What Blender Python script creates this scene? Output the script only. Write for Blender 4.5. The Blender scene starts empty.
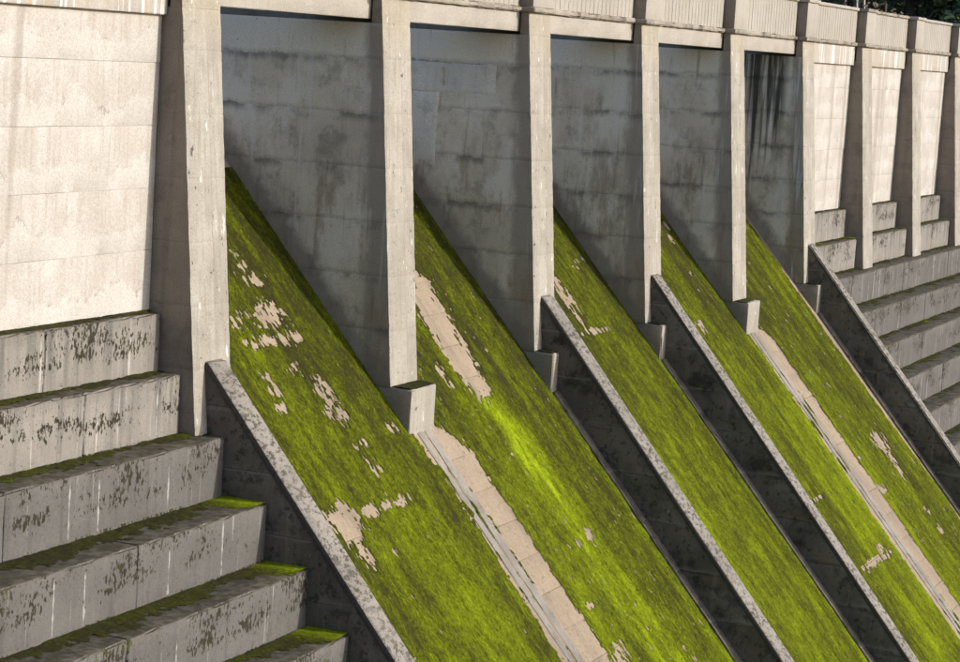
import bpy, bmesh, math, random
import numpy as np
from mathutils import Vector, Matrix

# ------------------------------------------------------------------ camera
scene = bpy.context.scene
CAM = np.array([-33.0286, -19.8369, -0.8511])
YAW, PITCH, ROLL, FPX = 0.4051, -0.1216, 0.0622, 2300.0
def cam_axes():
    fw = np.array([math.cos(PITCH)*math.cos(YAW), math.cos(PITCH)*math.sin(YAW), math.sin(PITCH)])
    r = np.cross(fw, [0, 0, 1]); r /= np.linalg.norm(r); u = np.cross(r, fw)
    r2 = r*math.cos(ROLL)+u*math.sin(ROLL); u2 = -r*math.sin(ROLL)+u*math.cos(ROLL)
    return fw, r2, u2
FW, RT, UP = cam_axes()
cd = bpy.data.cameras.new('camera'); cam = bpy.data.objects.new('camera', cd)
scene.collection.objects.link(cam); scene.camera = cam
cd.sensor_width = 36.0; cd.sensor_fit = 'HORIZONTAL'; cd.lens = FPX/960*36.0
cd.clip_start = 0.1; cd.clip_end = 3000
M = Matrix.Identity(4)
for k in range(3):
    M[k][0] = RT[k]; M[k][1] = UP[k]; M[k][2] = -FW[k]; M[k][3] = CAM[k]
cam.matrix_world = M

# ------------------------------------------------------------------ sky, sun, exposure
SUN_DIR = Vector((0.31, -1.0, 0.44)).normalized()
world = bpy.data.worlds.new('World'); scene.world = world; world.use_nodes = True
nt = world.node_tree; nt.nodes.clear()
sky = nt.nodes.new('ShaderNodeTexSky'); sky.sky_type = 'NISHITA'; sky.sun_disc = False
sky.air_density = 0.8; sky.dust_density = 1.6; sky.ozone_density = 0.4
sky.sun_elevation = math.asin(SUN_DIR.z); sky.sun_rotation = math.atan2(SUN_DIR.x, SUN_DIR.y)
bg = nt.nodes.new('ShaderNodeBackground'); bg.inputs['Strength'].default_value = 0.15
wo = nt.nodes.new('ShaderNodeOutputWorld')
nt.links.new(sky.outputs[0], bg.inputs[0]); nt.links.new(bg.outputs[0], wo.inputs[0])
sl = bpy.data.lights.new('sun', 'SUN'); sl.energy = 2.2; sl.angle = math.radians(0.5); sl.color = (1.0, 0.965, 0.92)
so = bpy.data.objects.new('sun', sl); scene.collection.objects.link(so)
so.rotation_euler = SUN_DIR.to_track_quat('Z', 'Y').to_euler(); so.location = (20, -60, 40)
scene.view_settings.view_transform = 'Standard'; scene.view_settings.look = 'None'
scene.view_settings.exposure = 0.92; scene.view_settings.gamma = 1.0
scene.view_settings.use_curve_mapping = False

# ------------------------------------------------------------------ numbers of the place (metres)
BAY = 7.5            # pier spacing along the dam (X); +Y is upstream, Z=0 under the parapet ledge
PW = 1.24            # pier width
BAT = 0.0871         # batter of the pier fronts
PX = lambda i: (i-1)*BAY
CH_K = 1.156         # chute fall per metre
def chute_z(y): return -8.54+(y+1.14)*CH_K
def wall_z(y): return -6.35+(y+0.63)/0.836
STEP = [(0.126, -5.543), (-0.313, -6.535), (-1.03, -7.555), (-1.90, -8.585), (-2.74, -9.575), (-3.55, -10.56)]
for k in range(7): STEP.append((STEP[-1][0]-0.81, STEP[-1][1]-1.0))
rng = np.random.default_rng(7); random.seed(7)

# ------------------------------------------------------------------ noise
def _h(i, j, k, s):
    n = (i*374761393 + j*668265263 + k*2147483647 + s*1274126177) & 0xffffffff
    n = ((n ^ (n >> 13))*1274126177) & 0xffffffff
    n = ((n ^ (n >> 16))*2246822519) & 0xffffffff
    return ((n ^ (n >> 15)) & 0xffff)/65535.0
def vnoise(x, y, z=0.0, s=0):
    x, y, z = np.broadcast_arrays(np.asarray(x, float), np.asarray(y, float), np.asarray(z, float))
    xi, yi, zi = np.floor(x).astype(np.int64), np.floor(y).astype(np.int64), np.floor(z).astype(np.int64)
    fx, fy, fz = x-xi, y-yi, z-zi
    fx = fx*fx*(3-2*fx); fy = fy*fy*(3-2*fy); fz = fz*fz*(3-2*fz)
    r = 0
    for a in (0, 1):
        wx = fx if a else 1-fx
        for b in (0, 1):
            wy = fy if b else 1-fy
            for c in (0, 1):
                wz = fz if c else 1-fz
                r = r+wx*wy*wz*_h(xi+a, yi+b, zi+c, s)
    return r
def fbm(x, y, z=0.0, s=0, o=4):
    r = 0; a = 0.5; t = 0
    for k in range(o):
        f = 2.03**k; r = r+a*vnoise(np.asarray(x)*f, np.asarray(y)*f, np.asarray(z)*f, s+k*17); t += a; a *= 0.5
    return r/t
def sstep(a, b, x): t = np.clip((x-a)/(b-a), 0, 1); return t*t*(3-2*t)

# ------------------------------------------------------------------ materials
def new_mat(name):
    m = bpy.data.materials.new(name); m.use_nodes = True
    t = m.node_tree; t.nodes.clear()
    out = t.nodes.new('ShaderNodeOutputMaterial'); b = t.nodes.new('ShaderNodeBsdfPrincipled')
    t.links.new(b.outputs[0], out.inputs[0]); b.inputs['Roughness'].default_value = 0.9
    b.inputs['Specular IOR Level'].default_value = 0.25
    return m, t, b
class G:
    """small node-graph helper"""
    def __init__(s, t): s.t = t; s.geo = t.nodes.new('ShaderNodeNewGeometry'); s.pos = s.geo.outputs['Position']
    def val(s, x, sock):
        if isinstance(x, (int, float)): sock.default_value = x
        elif isinstance(x, tuple): sock.default_value = x if len(x) == len(sock.default_value) else x+(1,)
        else: s.t.links.new(x, sock)
    def math(s, op, a, b=0.0, clamp=False):
        n = s.t.nodes.new('ShaderNodeMath'); n.operation = op; n.use_clamp = clamp
        s.val(a, n.inputs[0]); s.val(b, n.inputs[1]); return n.outputs[0]
    def xyz(s):
        n = s.t.nodes.new('ShaderNodeSeparateXYZ'); s.t.links.new(s.pos, n.inputs[0]); return n.outputs
    def nrm(s):
        n = s.t.nodes.new('ShaderNodeSeparateXYZ'); s.t.links.new(s.geo.outputs['True Normal'], n.inputs[0]); return n.outputs
    def noise(s, sc, detail=4, rough=0.55, scale=1.0, vec=None, off=(0, 0, 0), dist=0.0):
        mp = s.t.nodes.new('ShaderNodeMapping'); mp.inputs['Scale'].default_value = sc if isinstance(sc, tuple) else (sc, sc, sc)
        mp.inputs['Location'].default_value = off
        s.t.links.new(vec if vec else s.pos, mp.inputs[0])
        n = s.t.nodes.new('ShaderNodeTexNoise'); n.inputs['Scale'].default_value = scale
        n.inputs['Detail'].default_value = detail; n.inputs['Roughness'].default_value = rough
        n.inputs['Distortion'].default_value = dist
        s.t.links.new(mp.outputs[0], n.inputs['Vector']); return n.outputs[0]
    def ramp(s, x, a, b, lo=0.0, hi=1.0):
        n = s.t.nodes.new('ShaderNodeMapRange'); n.interpolation_type = 'SMOOTHSTEP'
        s.val(x, n.inputs[0]); s.val(a, n.inputs[1]); s.val(b, n.inputs[2]); s.val(lo, n.inputs[3]); s.val(hi, n.inputs[4])
        return n.outputs[0]
    def mix(s, f, a, b):
        n = s.t.nodes.new('ShaderNodeMix'); n.data_type = 'RGBA'
        s.val(f, n.inputs[0]); s.val(a, n.inputs[6]); s.val(b, n.inputs[7]); return n.outputs[2]
    def mul(s, a, b): return s.math('MULTIPLY', a, b)
    def bump(s, h, strength, dist, nrm=None):
        n = s.t.nodes.new('ShaderNodeBump'); n.inputs['Strength'].default_value = strength; n.inputs['Distance'].default_value = dist
        s.t.links.new(h, n.inputs['Height'])
        if nrm: s.t.links.new(nrm, n.inputs['Normal'])
        return n.outputs[0]

def concrete(name, base, alt, streak, f_streak=0.5, dark=None, f_dark=0.0, pores=0.35, extra=None, bump=0.5, pale=None, f_pale=0.0):
    m, t, b = new_mat(name); g = G(t)
    c = g.mix(g.ramp(g.noise(0.9, 5, 0.6), 0.35, 0.65), base, alt)
    c = g.mix(g.mul(g.ramp(g.noise((5, 5, 0.28), 4, 0.6), 0.5, 0.72), f_streak), c, streak)
    if pale: c = g.mix(g.mul(g.ramp(g.noise((9, 9, 0.33), 3, 0.6, off=(3, 1, 7)), 0.6, 0.74), f_pale), c, pale)
    if dark: c = g.mix(g.mul(g.ramp(g.noise(1.6, 7, 0.68, off=(9, 4, 2)), 0.5, 0.66), f_dark), c, dark)
    if extra: c = extra(g, c)
    fine = g.noise(38, 4, 0.65)
    pit = g.ramp(g.noise(17, 2, 0.5, off=(2, 8, 1)), 0.69, 0.75)
    c = g.mix(g.mul(pit, pores), c, tuple(0.28*v for v in base))
    sh = g.ramp(fine, 0.25, 0.75, 0.80, 1.16)
    mm = t.nodes.new('ShaderNodeMix'); mm.data_type = 'RGBA'; mm.blend_type = 'MULTIPLY'; mm.inputs[0].default_value = 1.0
    t.links.new(c, mm.inputs[6])
    cc = t.nodes.new('ShaderNodeCombineColor'); [t.links.new(sh, cc.inputs[k]) for k in range(3)]
    t.links.new(cc.outputs[0], mm.inputs[7]); t.links.new(mm.outputs[2], b.inputs['Base Color'])
    hgt = g.math('SUBTRACT', g.math('ADD', g.mul(fine, 0.5), g.noise(7, 5, 0.6)), g.mul(pit, 0.7))
    t.links.new(g.bump(hgt, bump, 0.012), b.inputs['Normal'])
    return m

def lift_stain(g, c):       # tide marks and rain marks under the construction joints of the upper wall
    x, y, z = g.xyz()
    fr = g.math('FRACT', g.math('DIVIDE', g.math('ADD', z, 1.4), 1.035))
    edge = g.math('ADD', fr, g.mul(g.math('SUBTRACT', g.noise((1.1, 1.1, 0.75), 6, 0.7, off=(7, 2, 5)), 0.5), 1.5))
    band = g.mul(g.ramp(edge, 0.40, 0.46), g.ramp(g.noise((1.6, 1.6, 0.9), 5, 0.65, off=(5, 5, 5)), 0.30, 0.62))
    c = g.mix(g.mul(band, 0.55), c, (0.35, 0.31, 0.265))
    lip = g.mul(g.ramp(g.math('ABSOLUTE', g.math('SUBTRACT', edge, 0.42)), 0.0, 0.03, 1.0, 0.0), g.ramp(g.noise(2.2, 4, 0.6, off=(3, 3, 3)), 0.5, 0.62))
    c = g.mix(g.mul(lip, 0.8), c, (0.22, 0.185, 0.145))
    rs = g.mul(g.ramp(g.noise((11, 11, 0.7), 4, 0.6, off=(1, 1, 3)), 0.50, 0.66), g.ramp(edge, 0.35, 0.6))
    c = g.mix(g.mul(rs, 0.32), c, (0.27, 0.225, 0.18))
    wr = g.ramp(g.noise((1.3, 1.3, 0.06), 2, 0.5, off=(5, 1, 3)), 0.60, 0.68)
    c = g.mix(g.mul(wr, 0.5), c, (0.24, 0.205, 0.165))
    return c
def rust_streak(g, c):
    w = g.mul(g.ramp(g.noise((6, 6, 0.25), 2, 0.5, off=(4, 4, 9)), 0.56, 0.68), 0.5)
    c = g.mix(w, c, (0.42, 0.27, 0.12))
    w = g.mul(g.ramp(g.noise((8, 8, 0.3), 2, 0.5, off=(14, 4, 2)), 0.56, 0.66), 0.8)
    return g.mix(w, c, (0.75, 0.74, 0.71))
def front_mark(g, c):       # board marks and the cold joint down the middle of each pier front
    x, y, z = g.xyz(); nx, ny, nz = g.nrm()
    xm = g.math('MULTIPLY', g.math('FRACT', g.math('DIVIDE', g.math('ADD', x, 75.0), 7.5)), 7.5)
    xm = g.math('ADD', xm, g.mul(g.math('SUBTRACT', g.noise((1, 1, 0.8), 3), 0.5), 0.06))
    ln = g.ramp(g.math('ABSOLUTE', g.math('SUBTRACT', xm, 0.70)), 0.004, 0.022, 1.0, 0.0)
    half = g.mul(g.ramp(xm, 0.70, 0.72), g.ramp(g.noise((0.35, 0.1, 0.3), 3, 0.6, off=(1, 4, 4)), 0.44, 0.56))
    c = g.mix(g.mul(half, 0.55), c, (0.22, 0.20, 0.165))
    c = g.mix(g.mul(ln, 0.45), c, (0.19, 0.17, 0.14))
    bd = g.ramp(g.noise((11, 11, 0.12), 3, 0.6, off=(9, 9, 2)), 0.5, 0.7)
    c = g.mix(g.mul(bd, 0.5), c, (0.21, 0.19, 0.155))
    ch = g.ramp(g.noise((6, 6, 4.5), 5, 0.7, off=(3, 8, 1)), 0.635, 0.67)
    c = g.mix(g.mul(ch, 0.85), c, (0.06, 0.052, 0.042))
    ys = g.mul(g.ramp(g.math('ADD', z, g.mul(g.noise((5, 5, 0.5), 4, 0.6), 1.4)), -0.6, 0.35), 0.22)
    c = g.mix(ys, c, (0.42, 0.35, 0.22))
    wh = g.mul(g.ramp(g.noise((7, 7, 2.2), 4, 0.65, off=(1, 9, 6)), 0.63, 0.70), 0.6)
    return g.mix(wh, c, (0.66, 0.65, 0.62))
def side_marks(g, c):       # spillway faces of the piers: pale top, brown nose, leached, wetted, algae by the water line
    x, y, z = g.xyz()
    n1 = g.noise(1.3, 6, 0.62)
    # paler band along the top, under the deck
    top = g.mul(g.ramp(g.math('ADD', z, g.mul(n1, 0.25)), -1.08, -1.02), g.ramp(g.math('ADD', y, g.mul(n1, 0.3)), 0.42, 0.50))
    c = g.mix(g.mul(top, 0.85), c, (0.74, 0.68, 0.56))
    # browner zone along the nose of the pier
    nose = g.ramp(g.math('ADD', g.math('SUBTRACT', y, g.mul(z, 0.045)), g.mul(g.noise((3, 3, 0.9), 5, 0.7), 0.5)), 0.45, 0.75, 1.0, 0.0)
    c = g.mix(g.mul(nose, 0.92), c, (0.31, 0.265, 0.215))
    # repairs and leached areas
    pa = g.ramp(g.noise((0.7, 0.7, 0.55), 6, 0.66, off=(3, 2, 9)), 0.47, 0.60)
    c = g.mix(g.mul(g.mul(pa, 0.75), g.math('SUBTRACT', 1.0, nose)), c, (0.68, 0.63, 0.54))
    br = g.mul(g.ramp(g.noise((1.8, 1.8, 0.6), 6, 0.7, off=(6, 6, 2)), 0.50, 0.64), g.ramp(z, -2.0, -4.0))
    c = g.mix(g.mul(br, 0.65), c, (0.26, 0.20, 0.135))
    # lift marks
    fr = g.math('FRACT', g.math('DIVIDE', g.math('ADD', g.math('ADD', z, 1.16), g.mul(g.math('SUBTRACT', g.noise((2.2, 2.2, 0.4), 6, 0.72), 0.5), 0.35)), 1.06))
    c = g.mix(g.mul(g.ramp(fr, 0.80, 0.98), g.ramp(n1, 0.42, 0.60, 0.05, 0.75)), c, (0.14, 0.125, 0.105))
    c = g.mix(g.mul(g.ramp(fr, 0.10, 0.0), 0.25), c, (0.12, 0.115, 0.105))
    # pale leached runs
    pr = g.mul(g.ramp(g.noise((4.5, 4.5, 0.22), 5, 0.65, off=(2, 6, 1)), 0.54, 0.68), g.ramp(z, -6.5, -4.0))
    c = g.mix(g.mul(pr, 0.6), c, (0.62, 0.60, 0.55))
    bs = g.ramp(g.noise((6, 6, 0.4), 5, 0.68, off=(8, 3, 3)), 0.58, 0.70)
    c = g.mix(g.mul(bs, 0.5), c, (0.15, 0.135, 0.11))
    # water line skirt above the chute
    d = g.math('SUBTRACT', z, g.math('ADD', g.mul(y, CH_K), -8.54+1.14*CH_K))
    sk = g.ramp(g.math('ADD', d, g.mul(g.noise(2.5, 5, 0.7), 0.9)), 0.8, 1.35, 1.0, 0.0)
    c = g.mix(g.mul(sk, 0.72), c, (0.19, 0.165, 0.13))
    return c
def drip_stain(g, c):       # the end bay: black runs from the deck
    c = side_marks(g, c)
    x, y, z = g.xyz()
    n = g.noise((5.2, 5.2, 0.26), 5, 0.62, off=(8, 1, 3), dist=0.4)
    k = g.mul(g.ramp(n, g.ramp(z, -6.0, -0.6, 0.58, 0.30), g.ramp(z, -6.0, -0.6, 0.80, 0.56)), g.ramp(y, 0.3, 0.7))
    c = g.mix(g.mul(k, 0.92), c, (0.018, 0.018, 0.014))
    p = g.mul(g.ramp(g.noise((5, 5, 0.5), 4, 0.6, off=(1, 7, 2)), 0.56, 0.66), g.ramp(y, 0.9, 0.45))
    return g.mix(g.mul(p, 0.7), c, (0.5, 0.52, 0.52))
def step_stain(g, c):       # dirty treads, moss freckles under the nosing, white lime runs
    x, y, z = g.xyz(); nx, ny, nz = g.nrm()
    fr = g.math('FRACT', g.math('ADD', g.math('ADD', z, 0.525), g.mul(g.math('SUBTRACT', g.noise(1.7, 3, 0.6), 0.5), 0.06)))
    c = g.mix(g.mul(g.ramp(fr, 0.70, 0.98), 0.45), c, (0.125, 0.112, 0.092))
    run = g.mul(g.ramp(g.noise((3.2, 3.2, 0.2), 4, 0.62, off=(2, 1, 1)), 0.47, 0.66), g.ramp(fr, 0.0, 0.7, 0.35, 1.0))
    c = g.mix(g.mul(run, 0.78), c, (0.105, 0.10, 0.092))
    upm = g.ramp(fr, 0.15, 0.42)
    area = g.ramp(g.noise((0.6, 0.6, 1.1), 4, 0.62, off=(3, 9, 4)), 0.50, 0.535)
    am = g.mul(g.ramp(g.noise((0.6, 0.6, 1.1), 5, 0.66, off=(3, 9, 4)), 0.40, 0.62), upm)
    thr = g.math('SUBTRACT', 0.68, g.mul(am, 0.20))
    fk = g.ramp(g.noise((17, 17, 9), 4, 0.66), thr, g.math('ADD', thr, 0.025))
    mc = g.mix(g.ramp(g.noise(1.1, 3, 0.6, off=(7, 7, 2)), 0.55, 0.7), (0.026, 0.021, 0.011), (0.05, 0.058, 0.010))
    c = g.mix(fk, c, mc)
    sp = g.ramp(g.noise((20, 20, 12), 3, 0.6, off=(1, 2, 3)), 0.63, 0.70)
    c = g.mix(g.mul(sp, 0.7), c, (0.06, 0.05, 0.035))
    # lime runs: thin vertical lines below cracks
    row = g.math('FLOOR', g.math('ADD', z, 0.525))
    xr = g.math('ADD', g.math('DIVIDE', x, 0.95), g.mul(row, 0.37)); cell = g.math('FLOOR', xr)
    def rnd(k):
        cv = g.t.nodes.new('ShaderNodeCombineXYZ'); g.t.links.new(cell, cv.inputs[0]); g.t.links.new(row, cv.inputs[1]); cv.inputs[2].default_value = k
        wn = g.t.nodes.new('ShaderNodeTexWhiteNoise'); wn.noise_dimensions = '3D'; g.t.links.new(cv.outputs[0], wn.inputs[0]); return wn.outputs[0]
    w1 = g.math('ABSOLUTE', g.math('SUBTRACT', g.math('FRACT', xr), g.math('ADD', g.mul(rnd(1.3), 0.6), 0.2)))
    w1 = g.math('ADD', w1, g.mul(g.math('SUBTRACT', g.noise((3, 3, 4), 5, 0.7), 0.5), 0.11))
    ln = g.ramp(g.math('ABSOLUTE', w1), 0.006, 0.024, 1.0, 0.0)
    ln = g.mul(ln, g.math('GREATER_THAN', rnd(2.7), 0.58))
    ln = g.mul(ln, g.ramp(g.math('SUBTRACT', fr, g.mul(rnd(4.1), 0.5)), 0.35, 0.5, 1.0, 0.0))
    ln = g.mul(ln, g.ramp(g.noise((3, 3, 3), 3, 0.6, off=(6, 6, 1)), 0.35, 0.5, 0.35, 1.0))
    c = g.mix(g.mul(ln, 0.38), c, (0.60, 0.59, 0.565))
    tr = g.ramp(nz, 0.35, 0.75)
    soil = g.mix(g.ramp(g.noise(6, 5, 0.65), 0.4, 0.65), (0.038, 0.032, 0.018), (0.085, 0.074, 0.055))
    c = g.mix(tr, c, soil)
    return c
def coping_marks(g, c):
    sp = g.ramp(g.noise((6, 10, 10), 6, 0.78), 0.49, 0.56)
    big = g.ramp(g.noise(1.5, 3, 0.6, off=(5, 3, 2)), 0.3, 0.6, 0.45, 1.0)
    c = g.mix(g.mul(g.mul(sp, big), 0.9), c, (0.045, 0.042, 0.028))
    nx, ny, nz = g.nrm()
    side = g.ramp(nx, -0.8, -0.3, 0.85, 0.0)  # faces turned to the left are mixed darker
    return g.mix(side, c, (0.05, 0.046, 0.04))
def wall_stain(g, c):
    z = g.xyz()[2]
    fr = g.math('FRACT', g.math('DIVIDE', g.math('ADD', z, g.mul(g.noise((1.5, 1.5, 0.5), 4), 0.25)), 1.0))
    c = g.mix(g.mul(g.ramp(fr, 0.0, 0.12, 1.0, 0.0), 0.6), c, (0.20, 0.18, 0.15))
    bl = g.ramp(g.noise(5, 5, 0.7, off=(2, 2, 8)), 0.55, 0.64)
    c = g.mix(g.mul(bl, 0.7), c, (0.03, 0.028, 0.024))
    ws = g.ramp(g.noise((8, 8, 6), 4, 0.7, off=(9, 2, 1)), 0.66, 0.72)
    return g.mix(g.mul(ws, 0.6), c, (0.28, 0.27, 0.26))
def chute_stain(g, c):
    g_ = g.ramp(g.noise((4, 0.7, 0.7), 5, 0.6), 0.5, 0.75)
    g2 = g.ramp(g.noise((2.2, 0.3, 0.3), 5, 0.62, off=(5, 2, 2)), 0.47, 0.66)
    c = g.mix(g.mul(g2, 0.6), c, (0.17, 0.135, 0.105))
    c = g.mix(g.mul(g_, 0.5), c, (0.22, 0.175, 0.135))
    s = g.ramp(g.noise((14, 9, 9), 5, 0.75, off=(3, 3, 1)), 0.57, 0.64)
    return g.mix(g.mul(s, 0.7), c, (0.10, 0.095, 0.04))

MAT = {}
MAT['panel'] = concrete('sunlit_wall_concrete', (0.455, 0.43, 0.395), (0.41, 0.385, 0.345), (0.36, 0.33, 0.285), 0.45, extra=lift_stain, pores=0.25, bump=0.35)
MAT['front'] = concrete('pier_front_concrete', (0.335, 0.31, 0.262), (0.28, 0.255, 0.21), (0.39, 0.37, 0.325), 0.6, dark=(0.20, 0.185, 0.155), f_dark=0.35, pores=0.85, extra=front_mark, bump=0.7)
MAT['side'] = concrete('spillway_side_concrete', (0.62, 0.545, 0.435), (0.51, 0.445, 0.35), (0.28, 0.245, 0.195), 0.35, dark=(0.16, 0.145, 0.12), f_dark=0.5, extra=side_marks, pores=0.6)
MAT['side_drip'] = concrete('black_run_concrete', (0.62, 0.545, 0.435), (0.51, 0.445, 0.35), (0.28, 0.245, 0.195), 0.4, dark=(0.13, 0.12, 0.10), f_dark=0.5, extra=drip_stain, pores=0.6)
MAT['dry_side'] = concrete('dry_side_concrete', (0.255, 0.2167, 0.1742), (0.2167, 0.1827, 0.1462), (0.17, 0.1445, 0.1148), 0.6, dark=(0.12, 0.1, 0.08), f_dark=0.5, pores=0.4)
MAT['parapet'] = concrete('parapet_concrete', (0.34, 0.312, 0.268), (0.305, 0.278, 0.235), (0.27, 0.245, 0.205), 0.35, pores=0.25, bump=0.4)
MAT['lintel'] = concrete('stained_lintel_concrete', (0.368, 0.3386, 0.2981), (0.3386, 0.3091, 0.2686), (0.4416, 0.4122, 0.368), 0.4, extra=rust_streak, pores=0.3)
MAT['ledge'] = concrete('weathered_ledge_concrete', (0.306, 0.272, 0.2253), (0.221, 0.1913, 0.153), (0.17, 0.153, 0.119), 0.6, dark=(0.10, 0.085, 0.06), f_dark=0.9, pores=0.9, bump=0.9)
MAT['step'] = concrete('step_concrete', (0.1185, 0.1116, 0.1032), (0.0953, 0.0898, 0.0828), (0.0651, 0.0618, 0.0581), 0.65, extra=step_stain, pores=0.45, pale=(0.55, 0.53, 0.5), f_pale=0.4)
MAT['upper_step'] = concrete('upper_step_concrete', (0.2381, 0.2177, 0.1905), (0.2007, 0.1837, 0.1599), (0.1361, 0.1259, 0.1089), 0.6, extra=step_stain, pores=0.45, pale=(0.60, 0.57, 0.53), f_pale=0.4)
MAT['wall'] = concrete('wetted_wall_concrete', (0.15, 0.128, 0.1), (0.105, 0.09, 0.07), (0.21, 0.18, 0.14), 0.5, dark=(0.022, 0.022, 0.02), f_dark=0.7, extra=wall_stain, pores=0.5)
MAT['coping'] = concrete('lichened_coping_concrete', (0.2448, 0.221, 0.1904), (0.1972, 0.1768, 0.1496), (0.204, 0.1904, 0.1632), 0.4, extra=coping_marks, pores=0.8, bump=1.0)
MAT['slab'] = concrete('scoured_slab_concrete', (0.285, 0.225, 0.158), (0.25, 0.195, 0.135), (0.2, 0.155, 0.105), 0.3, extra=chute_stain, pores=0.35, bump=0.6)
MAT['patch'] = concrete('pale_render_patch', (0.66, 0.62, 0.55), (0.58, 0.545, 0.48), (0.46, 0.43, 0.37), 0.5, dark=(0.33, 0.33, 0.32), f_dark=0.5, pores=0.2, bump=0.3)
MAT['kerb'] = concrete('worn_kerb_concrete', (0.2519, 0.2287, 0.1923), (0.179, 0.1624, 0.1359), (0.1658, 0.1525, 0.126), 0.5, dark=(0.12, 0.105, 0.08), f_dark=0.6, pores=0.7, bump=0.8)

def moss_material(name, attr=True):
    m, t, b = new_mat(name); g = G(t)
    a = t.nodes.new('ShaderNodeAttribute'); a.attribute_name = 'tone'
    tone = a.outputs['Fac']
    n = g.noise((13, 5.5, 5.5), 5, 0.7)
    n2 = g.noise((30, 15, 15), 4, 0.75, off=(4, 4, 4))
    v = g.math('ADD', g.math('ADD', tone, g.mul(g.math('SUBTRACT', n, 0.5), 0.85)), g.mul(g.math('SUBTRACT', n2, 0.5), 1.35))
    r = t.nodes.new('ShaderNodeValToRGB'); cr = r.color_ramp
    cr.elements[0].position = 0.0; cr.elements[0].color = (0.034, 0.028, 0.012, 1)
    cr.elements[1].position = 1.0; cr.elements[1].color = (0.34, 0.44, 0.010, 1)
    for p, col in ((0.22, (0.046, 0.050, 0.004)), (0.42, (0.092, 0.108, 0.003)), (0.62, (0.150, 0.186, 0.003)), (0.8, (0.225, 0.30, 0.003))):
        e = cr.elements.new(p); e.color = col+(1,)
    t.links.new(v, r.inputs[0])
    # greyish dead threads
    gm = g.mul(g.ramp(g.noise((17, 6, 6), 5, 0.72, off=(8, 8, 1)), 0.54, 0.66), g.ramp(g.noise((1.1, 0.35, 0.35), 3, 0.6, off=(2, 5, 5)), 0.45, 0.62))
    c = g.mix(g.mul(gm, 0.45), r.outputs[0], (0.075, 0.09, 0.045))
    dead_crevice = g.mul(g.ramp(g.noise((7, 3, 3), 6, 0.75, off=(4, 9, 2)), 0.56, 0.66), g.ramp(g.noise((0.8, 0.5, 0.5), 3, 0.6, off=(9, 5, 5)), 0.42, 0.60))  # brown dead patches, also painting in the shade of crevices between clumps
    c = g.mix(g.mul(dead_crevice, 0.28), c, (0.06, 0.055, 0.014))
    fl = g.mul(g.ramp(g.noise((24, 8, 8), 4, 0.65, off=(1, 6, 9)), 0.60, 0.70), g.ramp(tone, 0.12, 0.45))
    c = g.mix(g.mul(fl, 0.75), c, (0.30, 0.34, 0.015))
    t.links.new(c, b.inputs['Base Color']); b.inputs['Roughness'].default_value = 1.0
    b.inputs['Specular IOR Level'].default_value = 0.1
    t.links.new(g.bump(g.math('ADD', g.math('ADD', n2, g.noise(90, 3, 0.7)), g.mul(n, 0.6)), 0.9, 0.032), b.inputs['Normal'])
    return m
MAT['moss'] = moss_material('moss')
def plain(name, c1, c2, sc=3.0, rough=0.9, bumpd=0.02):
    m, t, b = new_mat(name); g = G(t)
    n = g.noise(sc, 5, 0.65)
    t.links.new(g.mix(g.ramp(n, 0.35, 0.65), c1, c2), b.inputs['Base Color']); b.inputs['Roughness'].default_value = rough
    t.links.new(g.bump(n, 0.5, bumpd), b.inputs['Normal']); return m
MAT['asphalt'] = plain('asphalt', (0.05, 0.052, 0.058), (0.07, 0.072, 0.078), 9)
MAT['soil'] = plain('rough_grass', (0.028, 0.032, 0.014), (0.06, 0.05, 0.026), 0.8, bumpd=0.3)
MAT['leaf_dark'] = plain('evergreen_leaf', (0.045, 0.068, 0.034), (0.085, 0.11, 0.05), 2.0)
MAT['leaf_brown'] = plain('winter_scrub', (0.10, 0.08, 0.055), (0.15, 0.125, 0.08), 2.0)
MAT['bark'] = plain('dark_bark', (0.05, 0.04, 0.03), (0.09, 0.075, 0.06), 6.0)
MAT['birch'] = plain('birch_bark', (0.62, 0.57, 0.48), (0.45, 0.39, 0.31), 5.0)
MAT['orange'] = plain('orange_plastic', (0.62, 0.20, 0.05), (0.55, 0.17, 0.04), 5.0, rough=0.5)
MAT['post'] = plain('weathered_timber', (0.30, 0.24, 0.16), (0.22, 0.18, 0.12), 5.0)
MAT['water'], _t, _b = new_mat('reservoir_water'); _b.inputs['Base Color'].default_value = (0.02, 0.03, 0.035, 1); _b.inputs['Roughness'].default_value = 0.08
_g = G(_t); _t.links.new(_g.bump(_g.noise(1.2, 4), 0.15, 0.1), _b.inputs['Normal'])

# ------------------------------------------------------------------ object helpers
C = scene.collection
def link(name, me, parent=None, loc=None):
    o = bpy.data.objects.new(name, me); C.objects.link(o)
    if loc is not None: o.location = loc
    if parent is not None:
        o.parent = parent; o.matrix_parent_inverse = Matrix.Translation(-parent.location)
    return o
def make_mesh(name, V, F, mats, fmat=None, smooth=35):
    me = bpy.data.meshes.new(name)
    me.from_pydata([tuple(v) for v in V], [], F)
    for mt in (mats if isinstance(mats, (list, tuple)) else [mats]): me.materials.append(mt)
    if fmat is not None: me.polygons.foreach_set('material_index', np.asarray(fmat, dtype=np.int32))
    if smooth:
        me.polygons.foreach_set('use_smooth', [True]*len(me.polygons)); me.set_sharp_from_angle(angle=math.radians(smooth))
    me.update(); return me
def tag(o, label, cat, group=None):
    o['label'] = label; o['category'] = cat
    if group: o['group'] = group
    return o
def thing(name, loc, label, cat, group=None):
    o = bpy.data.objects.new(name, None); C.objects.link(o); o.location = loc; o.empty_display_size = 0.3
    return tag(o, label, cat, group)

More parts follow.
